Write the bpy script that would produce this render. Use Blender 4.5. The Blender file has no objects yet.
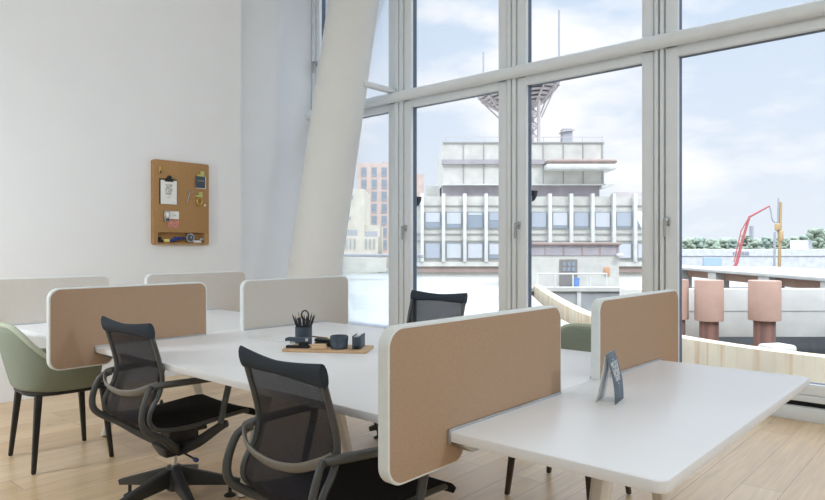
import bpy, bmesh, math, random
from mathutils import Vector, Matrix
random.seed(7)
SC = bpy.context.scene
COL = SC.collection
PI = math.pi

# ------------------------------------------------------------------ camera
YAW = math.radians(41.5876)
FPX, HOR, CAMZ = 650.18, 247.545, 1.2709
cs, sn = math.cos(YAW), math.sin(YAW)
cd = bpy.data.cameras.new('camera'); cam = bpy.data.objects.new('camera', cd); COL.objects.link(cam)
cam.location = (0, 0, CAMZ); cam.rotation_euler = (PI/2, 0, YAW)
cd.sensor_width = 36; cd.lens = 36*FPX/825; cd.shift_y = (HOR-250)/825
cd.clip_end = 2000; cd.clip_start = .05
SC.camera = cam
SC.view_settings.view_transform = 'Standard'; SC.view_settings.look = 'None'
SC.view_settings.gamma = 1; SC.view_settings.use_curve_mapping = False
SC.view_settings.exposure = 0.38
try:
    SC.cycles.use_denoising = True
    SC.cycles.max_bounces = 10; SC.cycles.diffuse_bounces = 6
    SC.cycles.transparent_max_bounces = 16
    SC.cycles.sample_clamp_indirect = 6
except Exception: pass

# ------------------------------------------------------------------ materials
def s2l(c):
    return tuple(((v/255)/12.92 if v/255 <= .04045 else ((v/255+.055)/1.055)**2.4) for v in c)
def mat(name, rgb, rough=.6, metal=0, spec=.4, noise=None, bump=None, sheen=0):
    """rgb sRGB 0-255; noise=(scale, amount[, detail]); bump=(scale,strength)"""
    m = bpy.data.materials.new(name); m.use_nodes = True
    nt = m.node_tree; b = nt.nodes['Principled BSDF']
    c = s2l(rgb)
    b.inputs['Base Color'].default_value = (*c, 1)
    b.inputs['Roughness'].default_value = rough; b.inputs['Metallic'].default_value = metal
    b.inputs['Specular IOR Level'].default_value = spec
    if sheen: b.inputs['Sheen Weight'].default_value = sheen
    tc = nt.nodes.new('ShaderNodeTexCoord')
    n = nt.nodes.new('ShaderNodeTexNoise'); nt.links.new(tc.outputs['Object'], n.inputs['Vector'])
    sc, am = (noise[0], noise[1]) if noise else (40, .02)
    n.inputs['Scale'].default_value = sc; n.inputs['Detail'].default_value = noise[2] if noise and len(noise) > 2 else 3
    r = nt.nodes.new('ShaderNodeMapRange'); nt.links.new(n.outputs['Fac'], r.inputs['Value'])
    r.inputs['From Min'].default_value = .3; r.inputs['From Max'].default_value = .7
    r.inputs['To Min'].default_value = 1-am; r.inputs['To Max'].default_value = 1+am
    mx = nt.nodes.new('ShaderNodeVectorMath'); mx.operation = 'SCALE'
    mx.inputs[0].default_value = c; nt.links.new(r.outputs['Result'], mx.inputs['Scale'])
    nt.links.new(mx.outputs['Vector'], b.inputs['Base Color'])
    if bump:
        n2 = nt.nodes.new('ShaderNodeTexNoise'); nt.links.new(tc.outputs['Object'], n2.inputs['Vector'])
        n2.inputs['Scale'].default_value = bump[0]
        bp = nt.nodes.new('ShaderNodeBump'); bp.inputs['Strength'].default_value = bump[1]; bp.inputs['Distance'].default_value = .002
        nt.links.new(n2.outputs['Fac'], bp.inputs['Height']); nt.links.new(bp.outputs['Normal'], b.inputs['Normal'])
    return m
def glass_mat(name, tint=(1, 1, 1), refl=.5):
    m = bpy.data.materials.new(name); m.use_nodes = True; nt = m.node_tree
    nt.nodes.remove(nt.nodes['Principled BSDF']); out = nt.nodes['Material Output']
    t = nt.nodes.new('ShaderNodeBsdfTransparent'); t.inputs['Color'].default_value = (*tint, 1)
    g = nt.nodes.new('ShaderNodeBsdfGlossy'); g.inputs['Roughness'].default_value = .01
    f = nt.nodes.new('ShaderNodeFresnel'); f.inputs['IOR'].default_value = 1.35
    mu = nt.nodes.new('ShaderNodeMath'); mu.operation = 'MULTIPLY'; mu.inputs[1].default_value = refl
    nt.links.new(f.outputs[0], mu.inputs[0])
    mx = nt.nodes.new('ShaderNodeMixShader')
    nt.links.new(mu.outputs[0], mx.inputs[0]); nt.links.new(t.outputs[0], mx.inputs[1]); nt.links.new(g.outputs[0], mx.inputs[2])
    nt.links.new(mx.outputs[0], out.inputs['Surface'])
    return m
def mesh_fabric(name, rgb, see):
    m = bpy.data.materials.new(name); m.use_nodes = True; nt = m.node_tree
    b = nt.nodes['Principled BSDF']; out = nt.nodes['Material Output']
    b.inputs['Roughness'].default_value = .75; b.inputs['Specular IOR Level'].default_value = .25
    tc = nt.nodes.new('ShaderNodeTexCoord')
    n = nt.nodes.new('ShaderNodeTexNoise'); n.inputs['Scale'].default_value = 260; n.inputs['Detail'].default_value = 1
    nt.links.new(tc.outputs['Object'], n.inputs['Vector'])
    r = nt.nodes.new('ShaderNodeValToRGB')
    c = s2l(rgb); r.color_ramp.elements[0].color = (*[v*.75 for v in c], 1); r.color_ramp.elements[1].color = (*[v*1.6 for v in c], 1)
    r.color_ramp.elements[0].position = .4; r.color_ramp.elements[1].position = .7
    nt.links.new(n.outputs['Fac'], r.inputs[0]); nt.links.new(r.outputs[0], b.inputs['Base Color'])
    t = nt.nodes.new('ShaderNodeBsdfTransparent')
    mr = nt.nodes.new('ShaderNodeMapRange'); nt.links.new(n.outputs['Fac'], mr.inputs['Value'])
    mr.inputs['From Min'].default_value = .3; mr.inputs['From Max'].default_value = .7
    mr.inputs['To Min'].default_value = see-.12; mr.inputs['To Max'].default_value = see+.12
    mx = nt.nodes.new('ShaderNodeMixShader'); nt.links.new(mr.outputs[0], mx.inputs[0])
    nt.links.new(b.outputs[0], mx.inputs[1]); nt.links.new(t.outputs[0], mx.inputs[2]); nt.links.new(mx.outputs[0], out.inputs['Surface'])
    return m
def floor_mat():
    m = bpy.data.materials.new('oak_planks'); m.use_nodes = True; nt = m.node_tree; b = nt.nodes['Principled BSDF']
    L = nt.links.new
    tc = nt.nodes.new('ShaderNodeTexCoord'); sp = nt.nodes.new('ShaderNodeSeparateXYZ'); L(tc.outputs['Object'], sp.inputs[0])
    cb = nt.nodes.new('ShaderNodeCombineXYZ'); L(sp.outputs['Y'], cb.inputs['X']); L(sp.outputs['X'], cb.inputs['Y'])
    br = nt.nodes.new('ShaderNodeTexBrick'); L(cb.outputs[0], br.inputs['Vector'])
    br.inputs['Scale'].default_value = 1; br.inputs['Brick Width'].default_value = 1.9; br.inputs['Row Height'].default_value = .2
    br.inputs['Mortar Size'].default_value = .0018; br.inputs['Mortar Smooth'].default_value = .3; br.offset = .37; br.inputs['Bias'].default_value = 0
    br.inputs['Color1'].default_value = (*s2l((222, 195, 158)), 1); br.inputs['Color2'].default_value = (*s2l((205, 173, 133)), 1)
    br.inputs['Mortar'].default_value = (*s2l((150, 122, 92)), 1)
    mp = nt.nodes.new('ShaderNodeMapping'); L(tc.outputs['Object'], mp.inputs['Vector']); mp.inputs['Scale'].default_value = (14, .9, 1)
    n = nt.nodes.new('ShaderNodeTexNoise'); L(mp.outputs[0], n.inputs['Vector']); n.inputs['Scale'].default_value = 2.2; n.inputs['Detail'].default_value = 6; n.inputs['Distortion'].default_value = .8
    rp = nt.nodes.new('ShaderNodeMapRange'); L(n.outputs['Fac'], rp.inputs['Value']); rp.inputs['From Min'].default_value = .3; rp.inputs['From Max'].default_value = .7
    rp.inputs['To Min'].default_value = .86; rp.inputs['To Max'].default_value = 1.1
    v = nt.nodes.new('ShaderNodeTexVoronoi'); mp2 = nt.nodes.new('ShaderNodeMapping'); mp2.inputs['Scale'].default_value = (2.2, 1.1, 1)
    L(tc.outputs['Object'], mp2.inputs['Vector']); L(mp2.outputs[0], v.inputs['Vector']); v.inputs['Scale'].default_value = 1.3
    kn = nt.nodes.new('ShaderNodeMapRange'); L(v.outputs['Distance'], kn.inputs['Value']); kn.inputs['From Min'].default_value = .015; kn.inputs['From Max'].default_value = .06
    kn.inputs['To Min'].default_value = .62; kn.inputs['To Max'].default_value = 1
    mu = nt.nodes.new('ShaderNodeMath'); mu.operation = 'MULTIPLY'; L(rp.outputs[0], mu.inputs[0]); L(kn.outputs[0], mu.inputs[1])
    sc = nt.nodes.new('ShaderNodeVectorMath'); sc.operation = 'SCALE'; L(br.outputs['Color'], sc.inputs[0]); L(mu.outputs[0], sc.inputs['Scale'])
    L(sc.outputs['Vector'], b.inputs['Base Color'])
    b.inputs['Roughness'].default_value = .34; b.inputs['Specular IOR Level'].default_value = 1.0
    return m
def concrete(name, rgb, stain=None, rough=.8):
    m = mat(name, rgb, rough, noise=(1.2, .1, 6)); nt = m.node_tree
    if stain:
        b = nt.nodes['Principled BSDF']; src = b.inputs['Base Color'].links[0].from_socket
        tc = nt.nodes.new('ShaderNodeTexCoord'); mp = nt.nodes.new('ShaderNodeMapping'); mp.inputs['Scale'].default_value = (3.2, 3.2, .12)
        nt.links.new(tc.outputs['Object'], mp.inputs['Vector'])
        n = nt.nodes.new('ShaderNodeTexNoise'); n.inputs['Scale'].default_value = 1.6; n.inputs['Detail'].default_value = 5; nt.links.new(mp.outputs[0], n.inputs['Vector'])
        r = nt.nodes.new('ShaderNodeMapRange'); r.inputs['From Min'].default_value = .49; r.inputs['From Max'].default_value = .68; nt.links.new(n.outputs['Fac'], r.inputs['Value'])
        r.inputs['To Max'].default_value = .7
        mx = nt.nodes.new('ShaderNodeMixRGB'); nt.links.new(r.outputs[0], mx.inputs[0]); nt.links.new(src, mx.inputs[1]); mx.inputs[2].default_value = (*s2l(stain), 1)
        nt.links.new(mx.outputs[0], b.inputs['Base Color'])
    return m

M = dict(
    wall=mat('white_paint', (236, 238, 240), .85, noise=(3, .01)),
    ceil=mat('ceiling_paint', (238, 238, 236), .9),
    column=mat('column_paint', (226, 226, 223), .6, noise=(4, .012)),
    frame=mat('window_paint', (226, 231, 234), .45, noise=(6, .012)),
    framedark=mat('outer_frame_paint', (88, 100, 116), .5),
    lever=mat('handle_grey', (168, 171, 173), .4),
    gap=mat('black_gap', (22, 22, 22), .8),
    gasket=mat('gasket', (70, 70, 66), .7),
    top=mat('white_laminate', (233, 234, 236), .32, spec=.45, noise=(8, .006)),
    edge=mat('table_edge', (222, 222, 220), .45),
    legw=mat('leg_paint', (222, 218, 210), .5),
    rim=mat('screen_rim', (224, 229, 228), .5),
    tan=mat('tan_felt', (178, 151, 127), .95, spec=.1, noise=(420, .1, 2), bump=(500, .25)),
    grey=mat('grey_felt', (206, 200, 192), .95, spec=.1, noise=(420, .09, 2), bump=(500, .25)),
    alu=mat('aluminium', (188, 192, 196), .35, .9),
    chrome=mat('chrome', (225, 225, 228), .12, 1),
    green=mat('green_knit', (136, 144, 130), .95, spec=.1, noise=(300, .12, 2), bump=(320, .5), sheen=.1),
    greenrim=mat('green_piping', (178, 186, 168), .9),
    blackleg=mat('black_powdercoat', (44, 43, 42), .5, spec=.4),
    brownleg=mat('brown_powdercoat', (72, 60, 50), .5),
    frameg=mat('graphite_frame', (82, 84, 83), .42, .25, spec=.5),
    lumbar=mat('olive_grey_plastic', (125, 121, 113), .45),
    base=mat('graphite_base', (60, 61, 62), .42, .2),
    seat=mat('black_knit_seat', (34, 33, 34), .92, spec=.15, noise=(350, .3, 2), bump=(400, .4)),
    mesh=mesh_fabric('navy_mesh', (36, 35, 42), .30),
    cap=mat('navy_headband', (56, 63, 72), .85, spec=.2, noise=(400, .2, 2), bump=(300, .5)),
    knob=mat('blue_knob', (70, 70, 130), .4),
    cork=mat('cork', (172, 136, 95), .95, spec=.05, noise=(110, .22, 4), bump=(200, .3)),
    corkin=mat('cork_slot', (158, 120, 78), .95, noise=(110, .2, 4)),
    paper=mat('paper', (236, 236, 234), .8),
    card=mat('grey_blue_card', (104, 116, 128), .7),
    black=mat('black_plastic', (30, 32, 35), .45),
    slate=mat('slate_plastic', (66, 78, 92), .5),
    steel=mat('steel', (190, 190, 186), .25, 1),
    brass=mat('brass', (200, 172, 90), .35, .9),
    lime=mat('pale_green_clip', (186, 186, 120), .5),
    oak=mat('oak_tray', (200, 168, 132), .6, noise=(25, .08, 5)),
    eraser=mat('pale_wood', (214, 184, 150), .7, noise=(60, .06)),
    blue=mat('blue_cloth', (44, 62, 132), .7, noise=(60, .3)),
    yellow=mat('yellow_paper', (226, 208, 120), .7),
    pink=mat('pink_print', (196, 134, 122), .7, noise=(90, .4)),
    pencil=mat('pencil_black', (38, 40, 48), .5),
    pencilbr=mat('pencil_brown', (110, 88, 62), .5),
    white=mat('white_plastic', (228, 228, 226), .5),
    ink=mat('ink', (44, 44, 46), .8), goldink=mat('gold_ink', (190, 160, 90), .6), whiteink=mat('white_ink', (235, 238, 240), .7),
    cable=mat('black_cable', (35, 35, 36), .5),
    floor=floor_mat(),
    # outside
    ground=concrete('pale_paving', (166, 164, 158)), terrace=concrete('terrace_paving', (170, 164, 160)),
    low=concrete('yard_with_shade', (86, 88, 92)),  # grey darkened so the colour holds the shadow under the bridge
    bwall=concrete('cream_panels', (194, 192, 184)), bfin=concrete('white_fins', (202, 202, 198)),
    bgrey=concrete('grey_louvre', (162, 156, 160)), bbrown=concrete('brown_band', (156, 138, 130)),
    bseam=mat('panel_seam', (150, 150, 146), .8), bwin=mat('window_glass', (138, 148, 158), .25, spec=.6),
    blind=mat('white_blind', (188, 191, 194), .8), blindg=mat('grey_blind', (164, 170, 178), .8), winframe=mat('window_frame_grey', (148, 153, 158), .6),
    pinkb=concrete('pink_brick', (198, 178, 168)), cream=concrete('cream_render', (200, 195, 181)),
    ramp=concrete('stained_concrete', (204, 191, 166), (176, 136, 92)), white_c=concrete('white_concrete', (190, 188, 181)), shed=concrete('shed_white', (212, 213, 214)),
    retain=concrete('grey_concrete', (160, 162, 161)),
    rust=concrete('red_brown_drum', (178, 146, 130)), shaft=concrete('weathered_shaft', (136, 100, 88), (62, 58, 58)),
    red=mat('red_boom', (172, 96, 96), .6), orange=mat('orange_rig', (186, 158, 116), .6), gmetal=mat('grey_metal', (160, 162, 168), .6),
    lattice=mat('lattice_paint', (186, 178, 178), .7), bluesign=mat('pale_blue_sign', (176, 198, 222), .7), bin=mat('blue_bin', (110, 146, 206), .6),
    door=mat('grey_door', (128, 124, 120), .6), plate=mat('orange_plate', (196, 150, 116), .6),
    hazed_leafs=[mat('leaves_a', (142, 154, 136), .9, noise=(.35, .2, 6)), mat('leaves_b', (152, 163, 142), .9, noise=(.35, .2, 6)), mat('leaves_c', (136, 149, 136), .9, noise=(.35, .2, 6))],  # leaf greens lightened, distance haze is mixed into the colour
    bark=mat('bark', (96, 84, 70), .9),
    glass=glass_mat('pane_glass', (.985, .99, 1.0), .55), rail_glass=glass_mat('rail_glass', (.93, .96, .97), .8),
)

# ------------------------------------------------------------------ mesh helpers
class MB:
    def __init__(s): s.bm = bmesh.new()
    def _merge(s, b):
        me = bpy.data.meshes.new('t'); b.to_mesh(me); b.free(); s.bm.from_mesh(me); bpy.data.meshes.remove(me)
    def box(s, c, d, rot=None, bev=0, seg=2):
        b = bmesh.new(); bmesh.ops.create_cube(b, size=1)
        for v in b.verts: v.co = Vector((v.co.x*d[0], v.co.y*d[1], v.co.z*d[2]))
        if bev: bmesh.ops.bevel(b, geom=b.edges[:], offset=bev, segments=seg, affect='EDGES', profile=.5)
        mt = Matrix.Translation(c) @ (rot.to_4x4() if rot else Matrix())
        bmesh.ops.transform(b, matrix=mt, verts=b.verts[:]); s._merge(b); return s
    def hexa(s, bot, top, bev=0):
        b = bmesh.new(); vs = [b.verts.new(p) for p in list(bot)+list(top)]; n = len(bot)
        b.faces.new(vs[:n][::-1]); b.faces.new(vs[n:])
        for i in range(n): j = (i+1) % n; b.faces.new((vs[i], vs[j], vs[n+j], vs[n+i]))
        bmesh.ops.recalc_face_normals(b, faces=b.faces[:])
        if bev: bmesh.ops.bevel(b, geom=b.edges[:], offset=bev, segments=2, affect='EDGES', profile=.5)
        s._merge(b); return s
    def prism(s, poly, lo, hi, axis='z', bev=0):
        def P(a, b_, t): return {'z': (a, b_, t), 'x': (t, a, b_), 'y': (a, t, b_)}[axis]
        return s.hexa([P(a, b_, lo) for a, b_ in poly], [P(a, b_, hi) for a, b_ in poly], bev)
    def tube(s, path, r, seg=10, flat=None, up=(0, 0, 1), smooth=0):
        path = [Vector(p) for p in path]
        rr = list(r) if isinstance(r, (list, tuple)) else [r]*len(path)
        if smooth: path, rr = catmull(path, rr, smooth)
        n = len(path); rings = []
        fa, fb = flat if flat else (1, 1)
        prev = None
        for i, p in enumerate(path):
            t = (path[min(i+1, n-1)]-path[max(i-1, 0)]).normalized()
            if prev is None:
                u = Vector(up); u = u-t*u.dot(t)
                if u.length < 1e-4: u = t.orthogonal()
                u.normalize()
            else:
                u = prev-t*prev.dot(t); u.normalize()
            prev = u; w = t.cross(u)
            rings.append([s.bm.verts.new(p+u*(math.cos(2*PI*k/seg)*rr[i]*fa)+w*(math.sin(2*PI*k/seg)*rr[i]*fb)) for k in range(seg)])
        for a, b in zip(rings, rings[1:]):
            for k in range(seg): s.bm.faces.new((a[k], a[(k+1) % seg], b[(k+1) % seg], b[k]))
        s.bm.faces.new(rings[0][::-1]); s.bm.faces.new(rings[-1]); return s
    def lathe(s, prof, c=(0, 0, 0), seg=24, axis='z'):
        rings = []
        for r, z in prof:
            ring = []
            for k in range(seg):
                a = 2*PI*k/seg; x, y = r*math.cos(a), r*math.sin(a)
                p = {'z': (x, y, z), 'y': (x, z, y), 'x': (z, x, y)}[axis]
                ring.append(s.bm.verts.new((p[0]+c[0], p[1]+c[1], p[2]+c[2])))
            rings.append(ring)
        for a, b in zip(rings, rings[1:]):
            for k in range(seg): s.bm.faces.new((a[k], a[(k+1) % seg], b[(k+1) % seg], b[k]))
        s.bm.faces.new(rings[0][::-1]); s.bm.faces.new(rings[-1]); return s
    def grid(s, rows, closed=False):
        vs = [[s.bm.verts.new(p) for p in r] for r in rows]
        for a, b in zip(vs, vs[1:]):
            m = len(a)
            for k in range(m if closed else m-1): s.bm.faces.new((a[k], a[(k+1) % m], b[(k+1) % m], b[k]))
        return s
    def build(s, name, m, parent=None, loc=None, ang=38, solid=0, subsurf=0, off=0):
        bmesh.ops.recalc_face_normals(s.bm, faces=s.bm.faces[:])
        for f in s.bm.faces: f.smooth = True
        for e in s.bm.edges:
            if len(e.link_faces) == 2 and e.calc_face_angle(0) > math.radians(ang): e.smooth = False
        me = bpy.data.meshes.new(name); s.bm.to_mesh(me); s.bm.free(); me.materials.append(m)
        o = bpy.data.objects.new(name, me); COL.objects.link(o)
        if parent: o.parent = parent
        if loc: o.location = loc
        if solid:
            md = o.modifiers.new('solid', 'SOLIDIFY'); md.thickness = solid; md.offset = off
        if subsurf:
            md = o.modifiers.new('sub', 'SUBSURF'); md.levels = subsurf; md.render_levels = subsurf
        return o
def catmull(P, R, k):
    n = len(P); op, orr = [], []
    for i in range(n-1):
        p0, p1, p2, p3 = P[max(i-1, 0)], P[i], P[i+1], P[min(i+2, n-1)]
        for j in range(k):
            t = j/k
            op.append(.5*((2*p1)+(p2-p0)*t+(2*p0-5*p1+4*p2-p3)*t*t+(3*p1-p0-3*p2+p3)*t**3)); orr.append(R[i]*(1-t)+R[i+1]*t)
    op.append(P[-1]); orr.append(R[-1]); return op, orr
def rpoly(pts, rad, seg=6):
    """round the corners of a polygon; rad = number or list per corner"""
    out = []; n = len(pts); rad = rad if isinstance(rad, list) else [rad]*n
    for i in range(n):
        p = Vector(pts[i]).to_2d(); a = Vector(pts[i-1]).to_2d(); b = Vector(pts[(i+1) % n]).to_2d(); r = rad[i]
        if r <= 0: out.append((p.x, p.y)); continue
        u = (a-p).normalized(); v = (b-p).normalized()
        h = math.acos(max(-1, min(1, u.dot(v))))/2; dl = r/math.tan(h)
        c = p+(u+v).normalized()*(r/math.sin(h)); s_ = p+u*dl; e = p+v*dl
        a0 = math.atan2(s_.y-c.y, s_.x-c.x); a1 = math.atan2(e.y-c.y, e.x-c.x); da = (a1-a0+PI) % (2*PI)-PI
        for k in range(seg+1): t = a0+da*k/seg; out.append((c.x+r*math.cos(t), c.y+r*math.sin(t)))
    return out
def tag(o, label, cat, group=None):
    o['label'] = label; o['category'] = cat
    if group: o['group'] = group
    return o
def thing(name, label, cat, loc=(0, 0, 0), rz=0, group=None):
    o = bpy.data.objects.new(name, None); COL.objects.link(o); o.empty_display_size = .1
    o.location = loc; o.rotation_euler = (0, 0, rz); return tag(o, label, cat, group)
def struct(o): o['kind'] = 'structure'; return o
def sempty(name, loc=(0, 0, 0), rz=0):
    o = bpy.data.objects.new(name, None); COL.objects.link(o); o.location = loc; o.rotation_euler = (0, 0, rz); return struct(o)
def copy_tree(o, parent=None):
    c = o.copy(); COL.objects.link(c); c.parent = parent
    for ch in list(o.children): copy_tree(ch, c)
    return c
def text(name, body, size, m, parent, mtx, align='CENTER'):
    cu = bpy.data.curves.new(name, 'FONT'); cu.body = body; cu.size = size; cu.align_x = align; cu.align_y = 'CENTER'; cu.extrude = .0003; cu.space_line = .95
    t = bpy.data.objects.new(name, cu); COL.objects.link(t)
    bpy.context.view_layer.update()
    me = bpy.data.meshes.new_from_object(t.evaluated_get(bpy.context.evaluated_depsgraph_get()))
    bpy.data.objects.remove(t); me.transform(mtx); me.materials.clear(); me.materials.append(m)
    o = bpy.data.objects.new(name, me); COL.objects.link(o); o.parent = parent; return o

# ================================================================== ROOM
WL, WF, WR, WB, H = -6.04, 5.47, 4.6, -3.6, 5.0     # left wall, facade inner face, right wall, back wall, height
struct(MB().box(((-6.9+WR)/2, (WB+5.62)/2, -.05), (WR+6.9, 5.62-WB, .1)).build('floor', M['floor']))
struct(MB().box(((-6.9+WR)/2, (WB+5.62)/2, H+.05), (WR+6.9, 5.62-WB, .1)).build('ceiling', M['ceil']))
struct(MB().prism([(-6.9, WB), (WL, WB), (WL, 4.02), (-6.3, 4.02), (-6.3, 4.657), (-6.6, 4.657), (-6.6, 5.62), (-6.9, 5.62)], 0, H).build('wall_left', M['wall'], ang=20))
struct(MB().box((WR+.05, (WB+5.62)/2, H/2), (.1, 5.62-WB, H)).build('wall_right', M['wall']))
struct(MB().box(((-6.9+WR)/2, WB-.05, H/2), (WR+6.9, .1, H)).build('wall_back', M['wall']))
struct(MB().box(((-6.6+WR)/2, 5.56, 4.93), (WR+6.6, .12, .14)).build('wall_front', M['wall']))

OPEN = [(a-.022, b+.012) for a, b in [(-6.44, -5.24), (-4.86, -3.71), (-3.355, -2.24), (-1.905, -.76), (-.40, .74), (1.10, 2.25), (2.61, 3.76)]]
ZL0, ZL1, ZU0, ZU1 = .272, 2.855, 3.03, 4.78
def frame_mb(x0, x1, z0, z1, w, y0, y1, bev=.004):
    b = MB(); yc, dy = (y0+y1)/2, y1-y0
    wl, wr, wb, wt = w
    b.box((x0-wl/2, yc, (z0-wb+z1+wt)/2), (wl, dy, z1-z0+wb+wt), bev=bev)
    b.box((x1+wr/2, yc, (z0-wb+z1+wt)/2), (wr, dy, z1-z0+wb+wt), bev=bev)
    b.box(((x0+x1)/2, yc, z0-wb/2), (x1-x0+.004, dy-.002, wb), bev=bev); b.box(((x0+x1)/2, yc, z1+wt/2), (x1-x0+.004, dy-.002, wt), bev=bev)
    return b
def handle_on(win, x, z):
    h = MB().lathe([(.019, 0), (.019, -.012), (.012, -.016), (.012, -.045)], (x, WF, z), 14, 'y').box((x-.0, WF-.006, z-.01), (.032, .012, .075), bev=.005)
    h.build('handle_plate', M['alu'], win)
    MB().box((x-.014, WF-.052, z-.062), (.022, .018, .155), bev=.006).build('handle', M['lever'], win)
k = 0
for i, (x0, x1) in enumerate(OPEN):
    for lvl, (z0, z1) in enumerate(((ZL0, ZL1), (ZU0, ZU1))):
        k += 1; w = sempty('window_%d' % k)
        wl = .1 if i else .06
        frame_mb(x0, x1, z0, z1, (wl, .1, .08, .1 if lvl == 0 else .09), WF, WF+.045).build('casement_frame', M['frame'], w)
        frame_mb(x0, x1, z0, z1, (.03, .03, .03, .03), WF+.045, WF+.105, 0).build('outer_frame', M['framedark'], w)
        MB().box(((x0+x1)/2, WF+.085, (z0+z1)/2), (x1-x0+.01, .012, z1-z0+.01)).build('pane', M['glass'], w)
        if lvl == 0 and 1 <= i <= 3: handle_on(w, x0-.075 if i != 1 else x0-.07, 1.5)
        if lvl == 1 and i == 0: handle_on(w, x0-.05, 3.66)
t = 0
for i in range(len(OPEN)):                                   # mullion strips, two per joint with a dark gap
    xa = OPEN[i][1]+.1; xb = OPEN[i+1][0]-.1 if i+1 < len(OPEN) else WR
    g = .017; mid = (xa+xb)/2
    for a, b in (((xa+.012, mid-g/2), (mid+g/2, xb-.012)) if i+1 < len(OPEN) else ((xa+.006, xb),)):
        t += 1; struct(MB().box(((a+b)/2, WF+.03, H/2), (b-a, .09, H), bev=.004).build('trim_%d' % t, M['frame']))
    t += 1; struct(MB().box((mid, WF+.07, H/2), (xb-xa+.02, .03, H)).build('trim_%d' % t, M['gasket']))
t += 1; struct(MB().box((-6.56, WF+.03, H/2), (.06, .09, H)).build('trim_%d' % t, M['frame']))
W0, W1 = -6.595, WR
def hbar(z0, z1, y0, y1, m, bev=.003, x0=W0, x1=W1):
    global t; t += 1
    return struct(MB().box(((x0+x1)/2, (y0+y1)/2, (z0+z1)/2), (x1-x0, y1-y0, z1-z0), bev=bev).build('trim_%d' % t, m))
hbar(0, .10, WF-.01, WF+.13, M['frame']); hbar(.10, .142, WF+.045, WF+.12, M['gap'], 0); hbar(.142, .188, WF-.005, WF+.13, M['frame'])
hbar(2.958, 3.02-.085+.005, WF+.012, WF+.13, M['frame'], 0) if False else None
t += 1; struct(MB().box(((W0+W1)/2, WF+.05, 2.948), (W1-W0, .1, .03)).build('trim_%d' % t, M['frame']))
t += 1; struct(MB().tube([(-6.6, WF-.055, 2.985), (WR, WF-.055, 2.985)], .058, 20).build('trim_%d' % t, M['frame']))      # round rail in front of the transom
t += 1; struct(MB().box((-5.11, 5.18, 3.06), (.085, .5, .05), bev=.004).build('trim_%d' % t, M['frame']))                    # strut from the column to the facade
# leaning column
def col_y(z): return 4.46+.187*(z-.94)
cb = MB(); ring = []
for z in (0, H):
    ring.append([(-5.36+.285*math.cos(2*PI*q/48), col_y(z)+.285*math.sin(2*PI*q/48), z) for q in range(48)])
cb.hexa(ring[0], ring[1]); struct(cb.build('column', M['column'], ang=40))

# ================================================================== BENCH DESKS AND SCREENS
Y0, Y1, XR, XA, XC, XE = 1.473, 3.073, -.547, -1.17, -3.57, -4.97
TH = .038   # screen thickness
def desk(label, poly, rad, xt, xb0, xb1):
    d = thing('bench_desk', label, 'desk', (xt, 2.273, 0), 0, 'white bench desks')
    pl = [(x-xt, y-2.273) for x, y in poly]
    MB().prism(rpoly(pl, rad), .71, .74, bev=.0035).build('tabletop', M['top'], d)
    for sgn in (-1, 1):
        lg = MB()
        def ring(y, z, a, b): return [(x_, y+y_, z) for x_, y_ in ((-a, -b*.4), (-a*.5, -b), (a*.5, -b), (a, -b*.4), (a, b), (-a, b))]
        lg.hexa(ring(sgn*.372, .008, .024, .022), ring(sgn*.165, .71, .036, .03), .003)
        o = lg.build('leg', M['legw'], d)
        MB().lathe([(.016, 0), (.016, .01)], (0, sgn*.372, 0), 12).build('foot_glide', M['gasket'], o)
    MB().box(((xb0+xb1)/2-xt, 0, .685), (xb1-xb0, .12, .05), bev=.004).build('beam', M['legw'], d)
    return d
g = .004; m1, m2 = 2.14, 2.445
def right_edge(xp):   # (tabletop's right side, notched where the two screens stand)
    L_, Mx = xp-TH-g, xp-TH/2-.0015
    return [(L_, Y0), (L_, m1), (Mx, m1), (Mx, m2), (L_, m2), (L_, Y1)]
def left_edge(xp):
    R_, Mx = xp+g, xp-TH/2+.0015
    return [(R_, Y1), (R_, m2), (Mx, m2), (Mx, m1), (R_, m1), (R_, Y0)]
desk('end of the white bench desk holding the grey tent card, right of the tan screens', [(XR, Y0), (XR, Y1)]+left_edge(XA), [.03, .03, .004, 0, 0, 0, 0, .004], -.97, -1.13, -.62)
dk2 = desk('middle white bench desk with the oak stationery tray on it', right_edge(XA)+left_edge(XC), [.004, 0, 0, 0, 0, .004, .004, 0, 0, 0, 0, .004], -2.85, -3.5, -1.3)
desk('white bench desk at the far left behind the green chair, by the wall', right_edge(XC)+left_edge(XE), [.004, 0, 0, 0, 0, .004, .004, 0, 0, 0, 0, .004], -4.46, -4.9, -3.7)
MB().box((-3.13+2.85, 2.28-2.273, .7412), (.30, .11, .0024), bev=.001).build('cable_flap', M['white'], dk2)

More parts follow.
